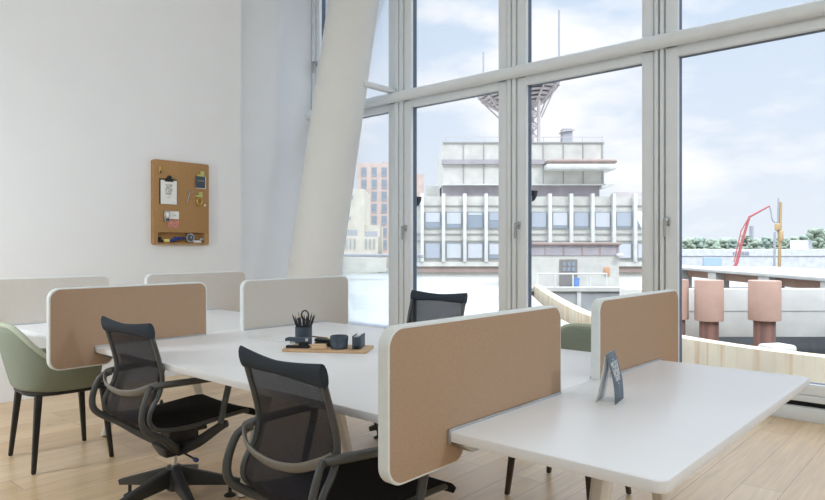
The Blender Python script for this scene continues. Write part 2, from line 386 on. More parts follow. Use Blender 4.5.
def screen(label, xp, ya, yb, over, mface, front):
    """L-shaped desk screen; right face at xp; ya..yb along the seam; over = y where the drop below the top ends"""
    zb, zt, zs = .638, 1.062, .712
    if front: pts = [(ya, zb), (over, zb), (over, zs), (yb, zs), (yb, zt), (ya, zt)]; r = [.055, .045, .004, .004, .05, .055]
    else: pts = [(over, zb), (yb, zb), (yb, zt), (ya, zt), (ya, zs), (over, zs)]; r = [.045, .055, .055, .05, .004, .004]
    yc = (ya+yb)/2
    d = thing('desk_screen', label, 'desk screen', (xp-TH/2, yc, .74), 0, 'desk screens along the bench')
    P = [(y-yc, z-.74) for y, z in pts]
    out = rpoly(P, r, 8)
    MB().prism(out, -TH/2, TH/2, 'x', bev=.004).build('rim', M['rim'], d)
    q = .0075
    if front: pin = [(ya+q, zb+q), (over-q, zb+q), (over-q, zs+q), (yb-q, zs+q), (yb-q, zt-q), (ya+q, zt-q)]
    else: pin = [(over+q, zb+q), (yb-q, zb+q), (yb-q, zt-q), (ya+q, zt-q), (ya+q, zs+q), (over+q, zs+q)]
    fin = rpoly([(y-yc, z-.74) for y, z in pin], [max(v-q*.6, .003) for v in r], 8)
    MB().prism(fin, TH/2-.004, TH/2+.0012, 'x').build('felt_face', mface, d)
    MB().prism(fin, -TH/2-.0012, -TH/2+.004, 'x').build('felt_face', mface, d)
    yy0, yy1 = (Y0, yb-.012) if front else (ya+.012, Y1)
    for sx in (-1, 1):
        MB().box((sx*(TH/2+.005), (yy0+yy1)/2-yc, .004), (.007, yy1-yy0, .008), bev=.001).build('clamp_rail', M['alu'], d)
    ye = Y0+.06 if front else Y1-.06
    sg = 1 if front else -1
    b = MB().prism([(ye-sg*.058-yc, -.0315), (ye+sg*.05-yc, -.0315), (ye+sg*.03-yc, -.062), (ye-sg*.01-yc, -.062)], TH/2+.003, TH/2+.05, 'x', bev=.002)
    b.box((TH/2+.006, (Y0-.004 if front else Y1+.004)-yc, -.014), (.012, .006, .04), bev=.001)
    b.build('bracket', M['alu'], d)
    return d
screen('large tan felt desk screen nearest the camera, left of the tent card', XA, 1.222, 2.137, 1.552, M['tan'], True)
screen('tan felt screen behind the tent card, nearest the windows', XA, 2.448, 3.335, 2.99, M['tan'], False)
screen('tan felt screen behind the left task chair, beside the green armchair', XC, 1.243, 2.134, 1.566, M['tan'], True)
screen('pale grey felt screen behind the pencil cup, in front of the leaning column', XC, 2.39, 3.305, 2.99, M['grey'], False)
screen('grey felt screen behind the green armchair at the left edge of the photo', XE, 1.243, 2.157, 1.566, M['grey'], True)
screen('grey felt screen under the cork board, furthest from the camera', XE, 2.44, 3.358, 2.99, M['grey'], False)

# ================================================================== TASK CHAIRS
def task_chair(label):
    c = thing('task_chair', label, 'chair', group='black mesh task chairs')
    prof = [(-.236, .90), (-.218, .84), (-.192, .75), (-.178, .67), (-.195, .60), (-.228, .545), (-.240, .495), (-.215, .453), (-.155, .434), (-.04, .428), (.10, .436), (.23, .446), (.295, .442), (.325, .418)]
    pv, _ = catmull([Vector((0, y, z)) for y, z in prof], [1]*len(prof), 6)
    HW = .232
    def sheet(vs, deep, hw):
        rows = []
        for i, p in enumerate(vs):
            tn = (vs[min(i+1, len(vs)-1)]-vs[max(i-1, 0)]).normalized(); nrm = Vector((0, tn.z, -tn.y))   # away from the sitter
            if nrm.z > 0 and abs(tn.z) < .5: nrm = -nrm
            if abs(tn.z) >= .5 and nrm.y > 0: nrm = -nrm
            rows.append([p+Vector((hw*x, 0, 0))+nrm*(deep*(1-x*x)) for x in [q/6-1 for q in range(13)]])
        return MB().grid(rows)
    cut = 46
    seat = MB(); sh = []
    for i, p in enumerate(pv[cut:]):
        sh.append(p)
    sheet(sh, .008, HW).build('seat', M['seat'], c, solid=.022, off=0)
    sheet(pv[3:cut+1], .022, HW-.004).build('backrest', M['mesh'], c, solid=.006)
    # headband wrapping the top of the back
    rows = []
    for q in range(17):
        x = q/8-1; e = abs(x)**3
        yc, zc = -.228-.020*(1-x*x)-.010*e, .890+.004*abs(x)**1.5
        a, b = .015, .024+.015*abs(x)**1.5
        rows.append([(x*.246, yc+a*math.cos(u)+.18*b*-math.sin(u), zc+b*math.sin(u)) for u in [2*PI*w/12 for w in range(12)]])
    hb = MB().grid(rows, True)
    hb.bm.verts.ensure_lookup_table(); n = len(hb.bm.verts)
    hb.bm.faces.new([hb.bm.verts[i] for i in range(12)]); hb.bm.faces.new([hb.bm.verts[n-12+i] for i in range(12)][::-1])
    hb.build('headband', M['cap'], c, ang=60)
    for sx in (-1, 1):
        MB().tube([Vector((sx*(HW+.002), p.y-.004, p.z)) for p in pv[4:72:2]], .0135, 10, (1.0, .75), up=(1, 0, 0)).build('side_frame', M['frameg'], c)
        ar = MB().tube([(sx*.236, -.215, .643), (sx*.252, -.225, .648), (sx*.272, -.185, .652), (sx*.292, -.08, .653), (sx*.312, .05, .653), (sx*.319, .098, .648), (sx*.321, .108, .622), (sx*.322, .085, .53), (sx*.322, .062, .437)],
                  [.013, .0145, .0155, .0155, .0155, .0155, .0155, .015, .014], 12, smooth=5)
        ar.build('armrest', M['frameg'], c)
        MB().tube([(sx*.240, -.238, .645), (sx*.252, -.262, .618), (sx*.258, -.288, .545), (sx*.258, -.287, .485), (sx*.250, -.255, .445), (sx*.22, -.175, .395), (sx*.145, -.085, .325), (sx*.045, -.005, .275)],
                  [.012, .0135, .0145, .0152, .016, .018, .021, .024], 12, (1.05, .8), smooth=5).build('arm_loop', M['frameg'], c)
        MB().tube([(sx*.03, -.0, .262), (sx*.15, .045, .32), (sx*.285, .085, .412), (sx*.322, .1, .43)], [.024, .022, .017, .013], 12, (1.2, .7), smooth=4).build('seat_arm', M['base'], c)
    MB().tube([(-.238, -.205, .65), (-.228, -.240, .640), (-.14, -.272, .610), (0, -.28, .596), (.14, -.272, .610), (.228, -.240, .640), (.238, -.205, .65)], .017, 12, (1.0, .42), smooth=5).build('lumbar_bar', M['lumbar'], c)
    MB().hexa([(-.035, -.06, .235), (.035, -.06, .235), (.035, .06, .235), (-.035, .06, .235)], [(-.075, -.09, .30), (.075, -.09, .30), (.075, .12, .30), (-.075, .12, .30)], .012).build('tilt_mechanism', M['base'], c)
    MB().box((0, .03, .355), (.10, .16, .12), bev=.01).box((0, .03, .405), (.44, .05, .02), bev=.005).build('seat_support', M['base'], c)
    lv = MB().tube([(.05, .03, .245), (.13, .035, .235)], .005, 8).build('lever', M['base'], c)
    MB().lathe([(.006, -.014), (.011, -.008), (.011, .012), (.006, .018)], (.145, .0355, .233), 12, 'x').build('knob', M['knob'], lv)
    MB().lathe([(.016, .09), (.016, .26)], (0, 0, 0), 20).build('gas_column', M['chrome'], c)
    b = MB().lathe([(.03, .06), (.042, .075), (.042, .165), (.034, .182), (.018, .184)], (0, 0, 0), 24)
    base = b.build('base_hub', M['base'], c)
    for q in range(5):
        a = math.radians(131.6+72*q); R = Matrix.Rotation(a, 3, 'Z')
        def V(x, y, z): return R @ Vector((x, y, z))
        l = MB().hexa([V(.02, -.020, .085), V(.33, -.013, .05), V(.33, .013, .05), V(.02, .020, .085)], [V(.02, -.026, .178), V(.335, -.015, .078), V(.335, .015, .078), V(.02, .026, .178)], .006)
        lg = l.build('base_leg', M['base'], c)
        MB().lathe([(.03, 0), (.03, .006), (.012, .016), (.009, .02), (.009, .07)], tuple(V(.27, 0, 0)), 14).build('glide', M['blackleg'], lg)
    return c
ch1 = task_chair('black mesh task chair nearest the green armchair, tucked under the middle desk')
ch2 = copy_tree(ch1); ch2['label'] = 'black mesh task chair nearest the camera, below the stationery tray'
ch3 = copy_tree(ch1); ch3['label'] = 'black mesh task chair beyond the large tan screen, facing the camera'
ch1.location = (-3.05, 1.64, 0)
ch2.location = (-1.668, 1.507, 0); ch2.rotation_euler = (0, 0, math.radians(-6))
ch3.location = (-2.92, 3.33, 0); ch3.rotation_euler = (0, 0, math.radians(181))
for o in ch3.children:
    if not o.name.startswith(('base_', 'glide')): o.location.z += .028

# ================================================================== GREEN ARMCHAIRS
def shell_chair(label, legm):
    c = thing('shell_armchair', label, 'chair', group='green upholstered armchairs')
    NU, NV = 36, 9
    def plan(u):      # u 0..1 from left arm tip round the back to the right arm tip
        a = math.radians(-28+236*u)         # angle measured so that 90 deg is the back
        x, y = math.cos(a), -math.sin(a)
        sgn = lambda v: math.copysign(abs(v)**.72, v)
        return sgn(x), sgn(y)
    rows = []
    for j in range(NV):
        v = j/(NV-1); row = []
        for i in range(NU+1):
            u = i/NU; px, py = plan(u)
            back = max(0, math.sin(PI*u))
            k = abs(2*u-1)
            zr = .605+.222*(.5+.5*math.cos(PI*min(1, max(0, (k-.12)/.68)))) if True else 0
            zb = .45
            z = zb+(zr-zb)*v
            w = .232+(.318-.232)*(1-(1-v)**2.0)
            dyb = .225+(.275-.225)*(1-(1-v)**2)
            x = px*w; y = py*(dyb if py < 0 else .23+.02*v)
            if py < 0: y -= .035*back*v*v
            row.append((x, y-.01, z))
        rows.append(row)
    MB().grid(rows).build('shell', M['green'], c, solid=.03, subsurf=1, ang=180)
    rim = [Vector(p) for p in rows[-1]]
    MB().tube([p+Vector((0, 0, .004)) for p in rim], .0155, 8).build('piping', M['greenrim'], c)
    out = []
    for i in range(40):
        a = 2*PI*i/40; sg = lambda v: math.copysign(abs(v)**.6, v)
        out.append((.232*sg(math.cos(a)), .225*sg(math.sin(a))))
    MB().prism(out, .45, .495, bev=.016).build('seat_cushion', M['green'], c)
    MB().prism([(x*1.015, y*1.015-.003) for x, y in out], .425, .449, bev=.006).build('seat_pan', M['blackleg'], c)
    for lx, ly in ((-1, -1), (1, -1), (1, 1), (-1, 1)):
        MB().hexa([(lx*.232+a, ly*.212+b, 0.004) for a, b in ((-.012, -.012), (.012, -.012), (.012, .012), (-.012, .012))],
                  [(lx*.19+a, ly*.175+b, .435) for a, b in ((-.019, -.019), (.019, -.019), (.019, .019), (-.019, .019))], .006).build('leg', legm, c)
    return c
gc = shell_chair('green upholstered armchair with four black legs at the left edge of the photo', M['blackleg'])
gc.location = (-4.215, 1.535, 0); gc.rotation_euler = (0, 0, math.radians(-3))
g2 = shell_chair('green upholstered armchair behind the right desk, mostly hidden by tan screens', M['brownleg'])
g2.location = (-1.62, 3.03, 0); g2.rotation_euler = (0, 0, math.radians(180))

# ================================================================== TRAY AND STATIONERY
TZ = .74
ux, uy = Vector((.367, .243)).normalized()          # tray long side (right in the photo)
TA = math.atan2(uy, ux)
def on_tray(px, py): return (px, py)
tr = thing('stationery_tray', 'oak tray on the middle desk holding black stationery', 'tray', (-2.565, 2.235, TZ), TA)
MB().prism(rpoly([(-.22, -.1), (.22, -.1), (.22, .1), (-.22, .1)], .012), 0, .014, bev=.003).build('board', M['oak'], tr)
TT = TZ+.0145
def tpos(a, b):   # along, across in tray frame
    ca, sa = math.cos(TA), math.sin(TA); return (-2.565+a*ca-b*sa, 2.235+a*sa+b*ca, TT)
cup = thing('pencil_cup', 'slate blue pencil cup standing behind the stapler', 'cup', (-2.808, 2.266, TZ+.0005))
MB().lathe([(.0, 0), (.044, 0), (.046, .003), (.046, .098), (.042, .098), (.042, .006), (0, .006)], (0, 0, 0), 32).build('body', M['slate'], cup)
CUPZ = TZ+.008
NP = 16
for i in range(NP):
    az = 2*PI*i/NP+.2; rr = .030 if i % 2 else .020
    bx_, by_ = rr*.55*math.cos(az), rr*.55*math.sin(az); r_t = (.036, .050)[i % 2]; hh = .092
    k_ = (rr-.004)/.03
    tip = Vector((r_t*1.28*math.cos(az), r_t*1.28*math.sin(az), .150+.014*((i*7) % 5)/4)); bot = Vector((bx_*.55, by_*.55, 0)); dr = (tip-bot).normalized()
    pn = thing('pencil', 'black pencil among those standing in the slate cup', 'pencil', (-2.808, 2.266, CUPZ), 0, 'pencils in the cup')
    MB().tube([bot, tip-dr*.02], .0042, 6).build('shaft', M['pencil'], pn)
    MB().tube([tip-dr*.02, tip], [.0038, .0006], 6).build('point', M['eraser'] if i % 4 == 0 else M['pencil'], pn)
sc_ = thing('scissors', 'black handled scissors standing in the slate cup', 'scissors', (-2.808, 2.266, CUPZ))
MB().tube([(0, 0, 0), (.006, .004, .12)], .005, 6, (1, .4)).build('blade', M['steel'], sc_)
MB().tube([(.004+.016*math.cos(a), .006+.012*math.cos(a), .152+.026*math.sin(a)) for a in [PI*2*q/16 for q in range(17)]], .004, 8).build('handle', M['black'], sc_)
# stapler
st = thing('stapler', 'black stapler on the left end of the oak tray', 'stapler', tpos(-.15, -.045), TA)
MB().prism(rpoly([(-.062, -.018), (.062, -.018), (.062, .018), (-.062, .018)], .008), 0, .012, bev=.002).build('foot', M['black'], st)
MB().prism(rpoly([(-.065, .036), (.04, .030), (.062, .034), (.066, .044), (.058, .054), (-.05, .054), (-.064, .048)], .004), -.017, .017, 'y', bev=.004).build('arm', M['slate'], st)
MB().box((.03, 0, .021), (.05, .022, .018), bev=.002).build('spring_body', M['black'], st)
MB().lathe([(.009, -.019), (.009, .019)], (.052, 0, .044), 14, 'y').build('hinge', M['steel'], st)
MB().box((-.03, -.0, .028), (.022, .026, .01), bev=.003).build('magazine', M['steel'], st)
er = thing('wooden_block', 'small pale wooden block on the front of the tray', 'block', tpos(-.03, -.066), TA+.1)
MB().box((0, 0, .009), (.075, .036, .018), bev=.004).build('block', M['eraser'], er)
MB().box((0, 0, .0215), (.07, .032, .007), bev=.003).build('cap', M['eraser'], er)
hp = thing('hole_punch', 'flat black punch lying on the tray behind the round pot', 'punch', tpos(-.01, .03), TA)
MB().box((0, 0, .012), (.14, .045, .024), bev=.006).build('foot', M['black'], hp)
MB().prism(rpoly([(-.07, .026), (.02, .026), (.02, .034), (-.06, .042), (-.07, .038)], .003), -.02, .02, 'y', bev=.003).build('lever', M['black'], hp)
pot = thing('round_pot', 'round slate pot on the tray beside the tape dispenser', 'pot', tpos(.065, -.035))
MB().lathe([(0, 0), (.040, 0), (.044, .004), (.045, .033), (.0435, .036)], (0, 0, 0), 36).build('lower_bowl', M['slate'], pot)
MB().lathe([(0, .036), (.0435, .036), (.046, .039), (.0465, .062), (.043, .066), (.040, .064), (.038, .045), (0, .045)], (0, 0, 0), 36).build('upper_bowl', M['slate'], pot)
td = thing('tape_dispenser', 'black tape dispenser at the right end of the oak tray', 'tape dispenser', tpos(.158, .005), TA+math.radians(92))
MB().box((0, -.018, .034), (.125, .009, .068), bev=.003).build('side', M['slate'], td)
MB().box((0, .018, .034), (.125, .009, .068), bev=.003).build('side', M['slate'], td)
MB().box((0, 0, .01), (.12, .028, .02), bev=.002).build('bottom', M['black'], td)
MB().box((-.055, 0, .04), (.012, .028, .046), bev=.002).build('cutter_block', M['slate'], td)
MB().box((-.061, 0, .066), (.005, .026, .008)).build('cutter', M['steel'], td)
MB().lathe([(.012, -.011), (.028, -.011), (.028, .011), (.012, .011)], (.02, 0, .044), 24, 'y').build('tape_roll', M['white'], td)
pc = thing('loose_pencil', 'brown pencil lying on the desk behind the tray', 'pencil', (-2.935, 2.494, TZ+.0045), math.atan2(.02, .2))
MB().tube([(-.09, 0, 0), (.06, 0, 0)], .004, 6).build('shaft', M['pencilbr'], pc); MB().tube([(.06, 0, 0), (.085, 0, 0)], [.004, .0006], 6).build('point', M['yellow'], pc)
# tent card
tc_ = thing('tent_card', 'grey and white folded tent card standing on the right desk', 'card', (-.985, 2.142, TZ), 0)
wv = Vector((-.022, .117)).normalized()             # along the card's ridge
wp = Vector((wv.y, -wv.x))                            # towards the printed face
def tcp(a, b, z): return Vector((wv.x*a+wp.x*b, wv.y*a+wp.y*b, z))
A_, RZ = .06, .168
def leaf(b0, b1, z0, z1, m, name, bow=0, off=.0):
    rows = []
    for q in range(9):
        f = q/8; bb = b0+(b1-b0)*f+bow*math.sin(PI*f); z = z0+(z1-z0)*f
        rows.append([tcp(-A_, bb, z), tcp(A_, bb, z)])
    return MB().grid(rows).build(name, m, tc_, solid=.0012, ang=80)
leaf(.032, .0, .001, RZ, M['card'], 'printed_face', .009)
leaf(-.034, -.0006, .001, RZ, M['paper'], 'back_face', .002)
leaf(-.034, .032, .0012, .0012, M['paper'], 'bottom_face')
ys = Vector((wv.x, wv.y, 0)); dn = (tcp(0, .0, RZ)-tcp(0, .032, 0)).normalized(); nn = ys.cross(dn)
for i, ln in enumerate(['', 'WE DO', 'GOOD', 'WORK', 'HERE', '']):
    f = .86-.095*i
    if not ln: ln = '\u2014'
    p = tcp(0, .032*(1-f)+.009*math.sin(PI*f)+.0015, RZ*f)
    rot = Matrix((( ys.x, dn.x, nn.x, p.x), (ys.y, dn.y, nn.y, p.y), (ys.z, dn.z, nn.z, p.z), (0, 0, 0, 1)))
    text('lettering', ln, .026 if len(ln) > 1 else .02, M['whiteink'], tc_, rot)
tag(MB().tube([(-2.25, 2.2, .70), (-2.245, 2.21, .55), (-2.2, 2.23, .38), (-2.1, 2.25, .2), (-2.02, 2.28, .05), (-1.98, 2.34, .006), (-1.9, 2.4, .006)], .005, 8, smooth=5).build('power_cable', M['cable']), 'black cable hanging under the middle desk behind the nearest chair', 'cable')

# ================================================================== CORK BOARD
BX = -5.985
cbd = thing('cork_board', 'cork pin board with a bottom tray slot on the white wall', 'pin board', (WL, 3.305, 1.30))
Yc, Zc = 3.305, 1.30
dep = BX-WL
outer = rpoly([(-.295, 0), (.295, 0), (.295, .82), (-.295, .82)], .02, 5)
fr = MB()
fr.prism(outer, .001, .012, 'x')                      # back sheet
sl0, sl1, sz0, sz1 = 3.052-Yc, 3.55-Yc, .018, .118     # slot
fr.prism(rpoly([(-.295, sz1), (.295, sz1), (.295, .82), (-.295, .82)], [0, 0, .02, .02], 5), .012, dep, 'x', bev=.003)
fr.prism(rpoly([(-.295, 0), (.295, 0), (.295, sz0), (-.295, sz0)], [.015, .015, 0, 0], 5), .012, dep, 'x')
fr.prism([(-.295, sz0), (sl0, sz0), (sl0, sz1), (-.295, sz1)], .012, dep, 'x'); fr.prism([(sl1, sz0), (.295, sz0), (.295, sz1), (sl1, sz1)], .012, dep, 'x')
fr.build('board', M['cork'], cbd)
MB().box((.0135, (sl0+sl1)/2, (sz0+sz1)/2), (.003, sl1-sl0, sz1-sz0)).build('slot_back', M['corkin'], cbd)
F = BX+.0008
def cthing(name, label, cat, y, z, group=None): return thing(name, label, cat, (F, y, z), 0, group)
hk = cthing('brass_hook', 'small dark brass clip pinned at the top left of the cork board', 'hook', 3.07, 2.0)
MB().box((.006, 0, .02), (.012, .022, .065), bev=.004).build('clip', M['brass'], hk); MB().box((.009, .004, -.0), (.014, .012, .02), bev=.004).build('tongue', M['black'], hk)
cl = cthing('clipboard', 'small clipboard with white printed sheet on the cork board', 'clipboard', 3.155, 1.815)
MB().box((.004, 0, 0), (.008, .18, .245), bev=.002).build('backing', M['black'], cl)
MB().box((.0092, .004, -.006), (.0016, .166, .232)).build('sheet', M['paper'], cl)
MB().box((.013, .006, .112), (.016, .085, .03), bev=.004).lathe([(.022, -.006), (.022, .006)], (.016, .006, .135), 16, 'x').build('clip', M['black'], cl)
TM = lambda y, z, x=.0105: Matrix(((0, 0, 1, x), (1, 0, 0, y), (0, 1, 0, z), (0, 0, 0, 1)))
for i, ln in enumerate(['YOUR', 'BEST', 'WORK', 'IS YET', 'HERE.']): text('lettering', ln, .026, M['ink'], cl, TM(.004, .062-.021*i))
text('lettering', 'Good day', .010, M['ink'], cl, TM(.004, -.052)); text('lettering', '2018', .008, M['ink'], cl, TM(.06, -.106))
nb = cthing('notebook', 'small dark notebook hanging from a pale green clip on the cork board', 'notebook', 3.50, 1.93)
MB().box((.006, .004, 0), (.010, .112, .125), bev=.003).build('pages', M['paper'], nb); MB().box((.0065, 0, .002), (.0125, .104, .12), bev=.003).build('cover', M['slate'], nb)
text('lettering', 'NOTES', .022, M['goldink'], nb, TM(0, .015, .0135))
def bulldog(name, label, y, z):
    b = cthing(name, label, 'clip', y, z, 'pale green clips on the cork board')
    MB().box((.010, 0, 0), (.02, .075, .02), bev=.004).build('jaw', M['lime'], b); MB().box((.012, .012, .024), (.016, .042, .036), bev=.005).build('grip', M['lime'], b)
    return b
bulldog('bulldog_clip', 'pale green clip holding the dark notebook', 3.505, 2.0); bulldog('bulldog_clip', 'pale green clip holding the yellow ring', 3.485, 1.79)
rg = cthing('tape_ring', 'yellow ring hanging below a pale green clip on the cork board', 'ring', 3.487, 1.735)
rb = MB(); rb.tube([(.008, .026*math.cos(a), .036*math.sin(a)) for a in [2*PI*q/24 for q in range(25)]], .0085, 8); rb.build('ring', M['brass'], rg)
sk = cthing('metal_corkscrew', 'silver scissor shaped tool pinned in the middle of the cork board', 'tool', 3.372, 1.775)
MB().tube([(.006, .012, .045), (.006, -.022, -.06)], .006, 8).build('shaft', M['steel'], sk)
MB().tube([(.006, -.012, .065), (.008, .008, .045), (.006, .04, .05)], .006, 8).build('arm', M['steel'], sk)
tag(MB().lathe([(.004, 0), (.006, .004), (.005, .012), (.011, .014), (.011, .018)], (0, 0, 0), 12, 'x').build('push_pin', M['white'], loc=(F, 3.545, 1.70)), 'white push pin low at the right of the cork board', 'push pin')
bx = cthing('grey_box', 'small grey holder box pinned left of the white card', 'box', 3.128, 1.575)
MB().box((.016, 0, 0), (.032, .05, .105), bev=.003).build('body', M['steel'], bx); MB().box((.034, .006, .012), (.006, .03, .045), bev=.002).build('label', M['paper'], bx)
MB().box((.034, .006, -.035), (.006, .03, .02), bev=.002).build('slot', M['black'], bx)
cd1 = cthing('business_card', 'white card pinned above the pink print on the cork board', 'card', 3.22, 1.588)
MB().box((.002, 0, 0), (.002, .098, .076)).build('sheet', M['paper'], cd1); text('lettering', 'Hello', .014, M['gasket'], cd1, TM(0, .0, .0034))
ph = cthing('pink_print', 'small pink print pinned under the white card', 'print', 3.212, 1.503)
MB().box((.002, 0, 0), (.002, .115, .072)).build('sheet', M['pink'], ph)
SZ = 1.30+sz0+.001; SX = -6.005
def slot_thing(n, l, c, y): return thing(n, l, c, (SX, y, SZ))
mk = slot_thing('marker', 'black marker standing in the left end of the cork tray slot', 'marker', 3.088)
MB().lathe([(.012, -.03), (.012, .024), (.009, .03)], (0, 0, .0125), 14, 'y').build('barrel', M['black'], mk); MB().box((.0, -.012, .04), (.02, .03, .03), bev=.004).build('cap', M['black'], mk)
yl = slot_thing('yellow_roll', 'yellow paper roll lying in the cork tray slot', 'roll', 3.148)
MB().lathe([(.018, -.028), (.018, .028)], (0, 0, .0185), 16, 'y').build('roll', M['yellow'], yl)
bc = slot_thing('blue_rope', 'bundle of blue cord lying in the cork tray slot', 'cord', 3.262)
bb_ = MB()
for q in range(7): bb_.tube([(.004*math.sin(q), -.075+.004*q, .012+.006*(q % 3)), (.012, -.02, .03+.007*(q % 4)), (.0, .03, .036+.006*(q % 3)), (.004*math.cos(q), .075-.003*q, .05-.005*(q % 3))], .0085, 8, smooth=4)
bb_.build('strands', M['blue'], bc)
wt = slot_thing('round_watch', 'round dial with pale ring leaning in the cork tray slot', 'watch', 3.395)
MB().lathe([(.044, -.008), (.048, 0), (.044, .008)], (.012, 0, .049), 28, 'x').build('case', M['steel'], wt); MB().lathe([(.034, .008), (.034, .0105)], (.012, 0, .049), 24, 'x').build('dial', M['slate'], wt)
MB().box((.024, .004, .055), (.002, .004, .026)).build('hand', M['paper'], wt)
wb_ = slot_thing('white_clip', 'white strap piece at the right end of the cork tray slot', 'strap', 3.50)
MB().box((0, -.02, .012), (.02, .09, .024), bev=.005).build('strap', M['white'], wb_); MB().box((.004, .022, .036), (.022, .045, .022), bev=.005).build('buckle', M['steel'], wb_)

# ================================================================== OUTSIDE  (metres in a frame turned with the view: lat, depth, height)
def E(l, d, z=0): return Vector((-sn*d+cs*l, cs*d+sn*l, z))
def lat(x, d): return (x-412.5)*d/FPX
def zz(y, d): return CAMZ-(y-HOR)*d/FPX
GZ = -1.3
def out_thing(name, label, cat, l, d, z=GZ, group=None): return thing(name, label, cat, tuple(E(l, d, z)), YAW, group)
class OB(MB):
    """boxes given by lat range, depth range, z range, relative to (l0, d0, z0)"""
    def __init__(s, l0, d0, z0): super().__init__(); s.o = (l0, d0, z0)
    def rb(s, l, d, z, bev=0):
        a, b, c = s.o; return s.box(((l[0]+l[1])/2-a, (d[0]+d[1])/2-b, (z[0]+z[1])/2-c), (l[1]-l[0], d[1]-d[0], z[1]-z[0]), bev=bev)
def ground(name, pts, z, th, m):
    P = [E(l, d) for l, d in pts]; return struct(MB().prism([(p.x, p.y) for p in P], z-th, z).build(name, m))
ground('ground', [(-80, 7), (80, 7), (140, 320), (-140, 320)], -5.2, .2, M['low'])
# plaza, its right edge follows the curved ramp
RL = [(7.6, 41.0), (7.0, 35.6), (6.35, 29.5), (5.98, 25.5), (5.82, 22.5), (5.95, 19.5), (6.35, 17.3), (6.95, 15.6), (7.8, 14.1), (8.9, 12.9), (10.4, 11.9), (12.4, 11.3)]
rv, _ = catmull([Vector((l, d, 0)) for l, d in RL], [1]*len(RL), 5)
plz = [(-60, 10.4), (2.2, 10.4)]+[(p.x-.5, p.y) for p in reversed(rv) if p.y > 17]+[(7.4, 40.5), (40, 40.5), (40, 140), (-60, 140)]
ground('plaza', plz, GZ, .5, M['ground'])
# terrace beside the room (parallel to the facade)
struct(MB().box((-10.0, 6.75, -.15), (9.0, 2.2, .25)).build('terrace', M['terrace']))
# curved concrete ramp wall
rows = []
for i, p in enumerate(rv):
    tn = (rv[min(i+1, len(rv)-1)]-rv[max(i-1, 0)]).normalized(); nr = Vector((-tn.y, tn.x, 0))
    zt = -.98-.10*max(0, (p.y-24))/17
    a = p; b = p+nr*.42 if nr.x > 0 else p-nr*.42
    a, b = E(a.x, a.y), E(b.x, b.y)
    rows.append([(a.x, a.y, -5.1), (a.x, a.y, zt), (b.x, b.y, zt), (b.x, b.y, -5.1)])
tag(MB().grid(rows, True).build('ramp_wall', M['ramp']), 'curved cream concrete ramp wall with brown stains outside the windows', 'wall')
# retaining wall under the far plaza edge
rw = out_thing('retaining_wall', 'pale grey retaining wall with white ledge in front of the low annex', 'wall', 14, 40, -5.1)
OB(14, 40, -5.1).rb((7.6, 30), (40.0, 40.45), (-5.1, -1.42)).build('face', M['retain'], rw)
OB(14, 40, -5.1).rb((7.3, 30), (39.85, 40.6), (-1.42, -1.17)).build('ledge', M['white_c'], rw)
OB(14, 40, -5.1).rb((10.1, 10.35), (39.9, 40.0), (-5.1, -1.42)).build('pilaster', M['bfin'], rw)

# --- office block
D = 58.0; px = D/FPX
ob = out_thing('office_block', 'long pale office block with white fins and two rows of windows', 'building', 8, D)
def O(): return OB(8, D, GZ)
lx0, lx1 = lat(404, D), lat(662, D)
zt = zz(196, D)
O().rb((lx0, lx1), (D+.5, D+14), (GZ, zt)).build('walls', M['bwall'], ob)
b = O()
for y0, y1 in ((261.5, 266), (205, 205.8), (233.5, 234.3), (240.5, 241.2)): b.rb((lx0, lx1), (D+.38, D+.52), (zz(y1, D), zz(y0, D)))
b.build('ledges', M['bseam'], ob)
O().rb((lx0, lx1), (D+.1, D+.6), (zz(266.5, D), zz(262, D))).build('base_ledge', M['bwall'], ob)
O().rb((lx0, lx1), (D+.3, D+.6), (zz(272.5, D), zz(267, D))).build('base_band', M['bbrown'], ob)
pitch = 21.35; f0 = 422.2
fins = [f0+pitch*i for i in range(-0, 14)]
for i, fx in enumerate(fins[:11]):
    O().rb((lat(fx-1.7, D), lat(fx+1.7, D)), (D-.05, D+.6), (zz(262, D), zz(193.5, D)), .04).build('fin', M['bfin'], ob)
    for r, (ya, yb) in enumerate(((211.5, 228.5), (243, 259))):
        xa, xb = fx+2.6, fx+pitch-2.6
        w = O().rb((lat(xa, D), lat(xb, D)), (D+.36, D+.6), (zz(yb, D), zz(ya, D))).build('window', M['winframe'], ob)
        q = O().rb((lat(xa+.9, D), lat(xb-.9, D)), (D+.33, D+.4), (zz(yb-.9, D), zz(ya+.9, D))); q.build('pane', M['bwin'], w)
        full = [.62, .75, .15, .5, .3, .95, .85, .9, .95, .9, .3, .6, .8][i] if r == 0 else [1, 1, 1, .75, .5, .8, 1, 1, 1, 1, 1, 1, 1][i]
        zz0, zz1 = zz(yb-1.1, D), zz(ya+1.1, D)
        O().rb((lat(xa+1, D), lat(xb-1, D)), (D+.31, D+.345), (zz1-(zz1-zz0)*full, zz1)).build('blind', M['blindg'] if (i*3+r) % 4 in (1,) or (r == 0 and i in (5, 7, 9)) else M['blind'], w)
O().rb((lat(620, D), lx1), (D+2, D+2.1), (zt, zt+.5)).build('roof_railing', M['lattice'], ob)
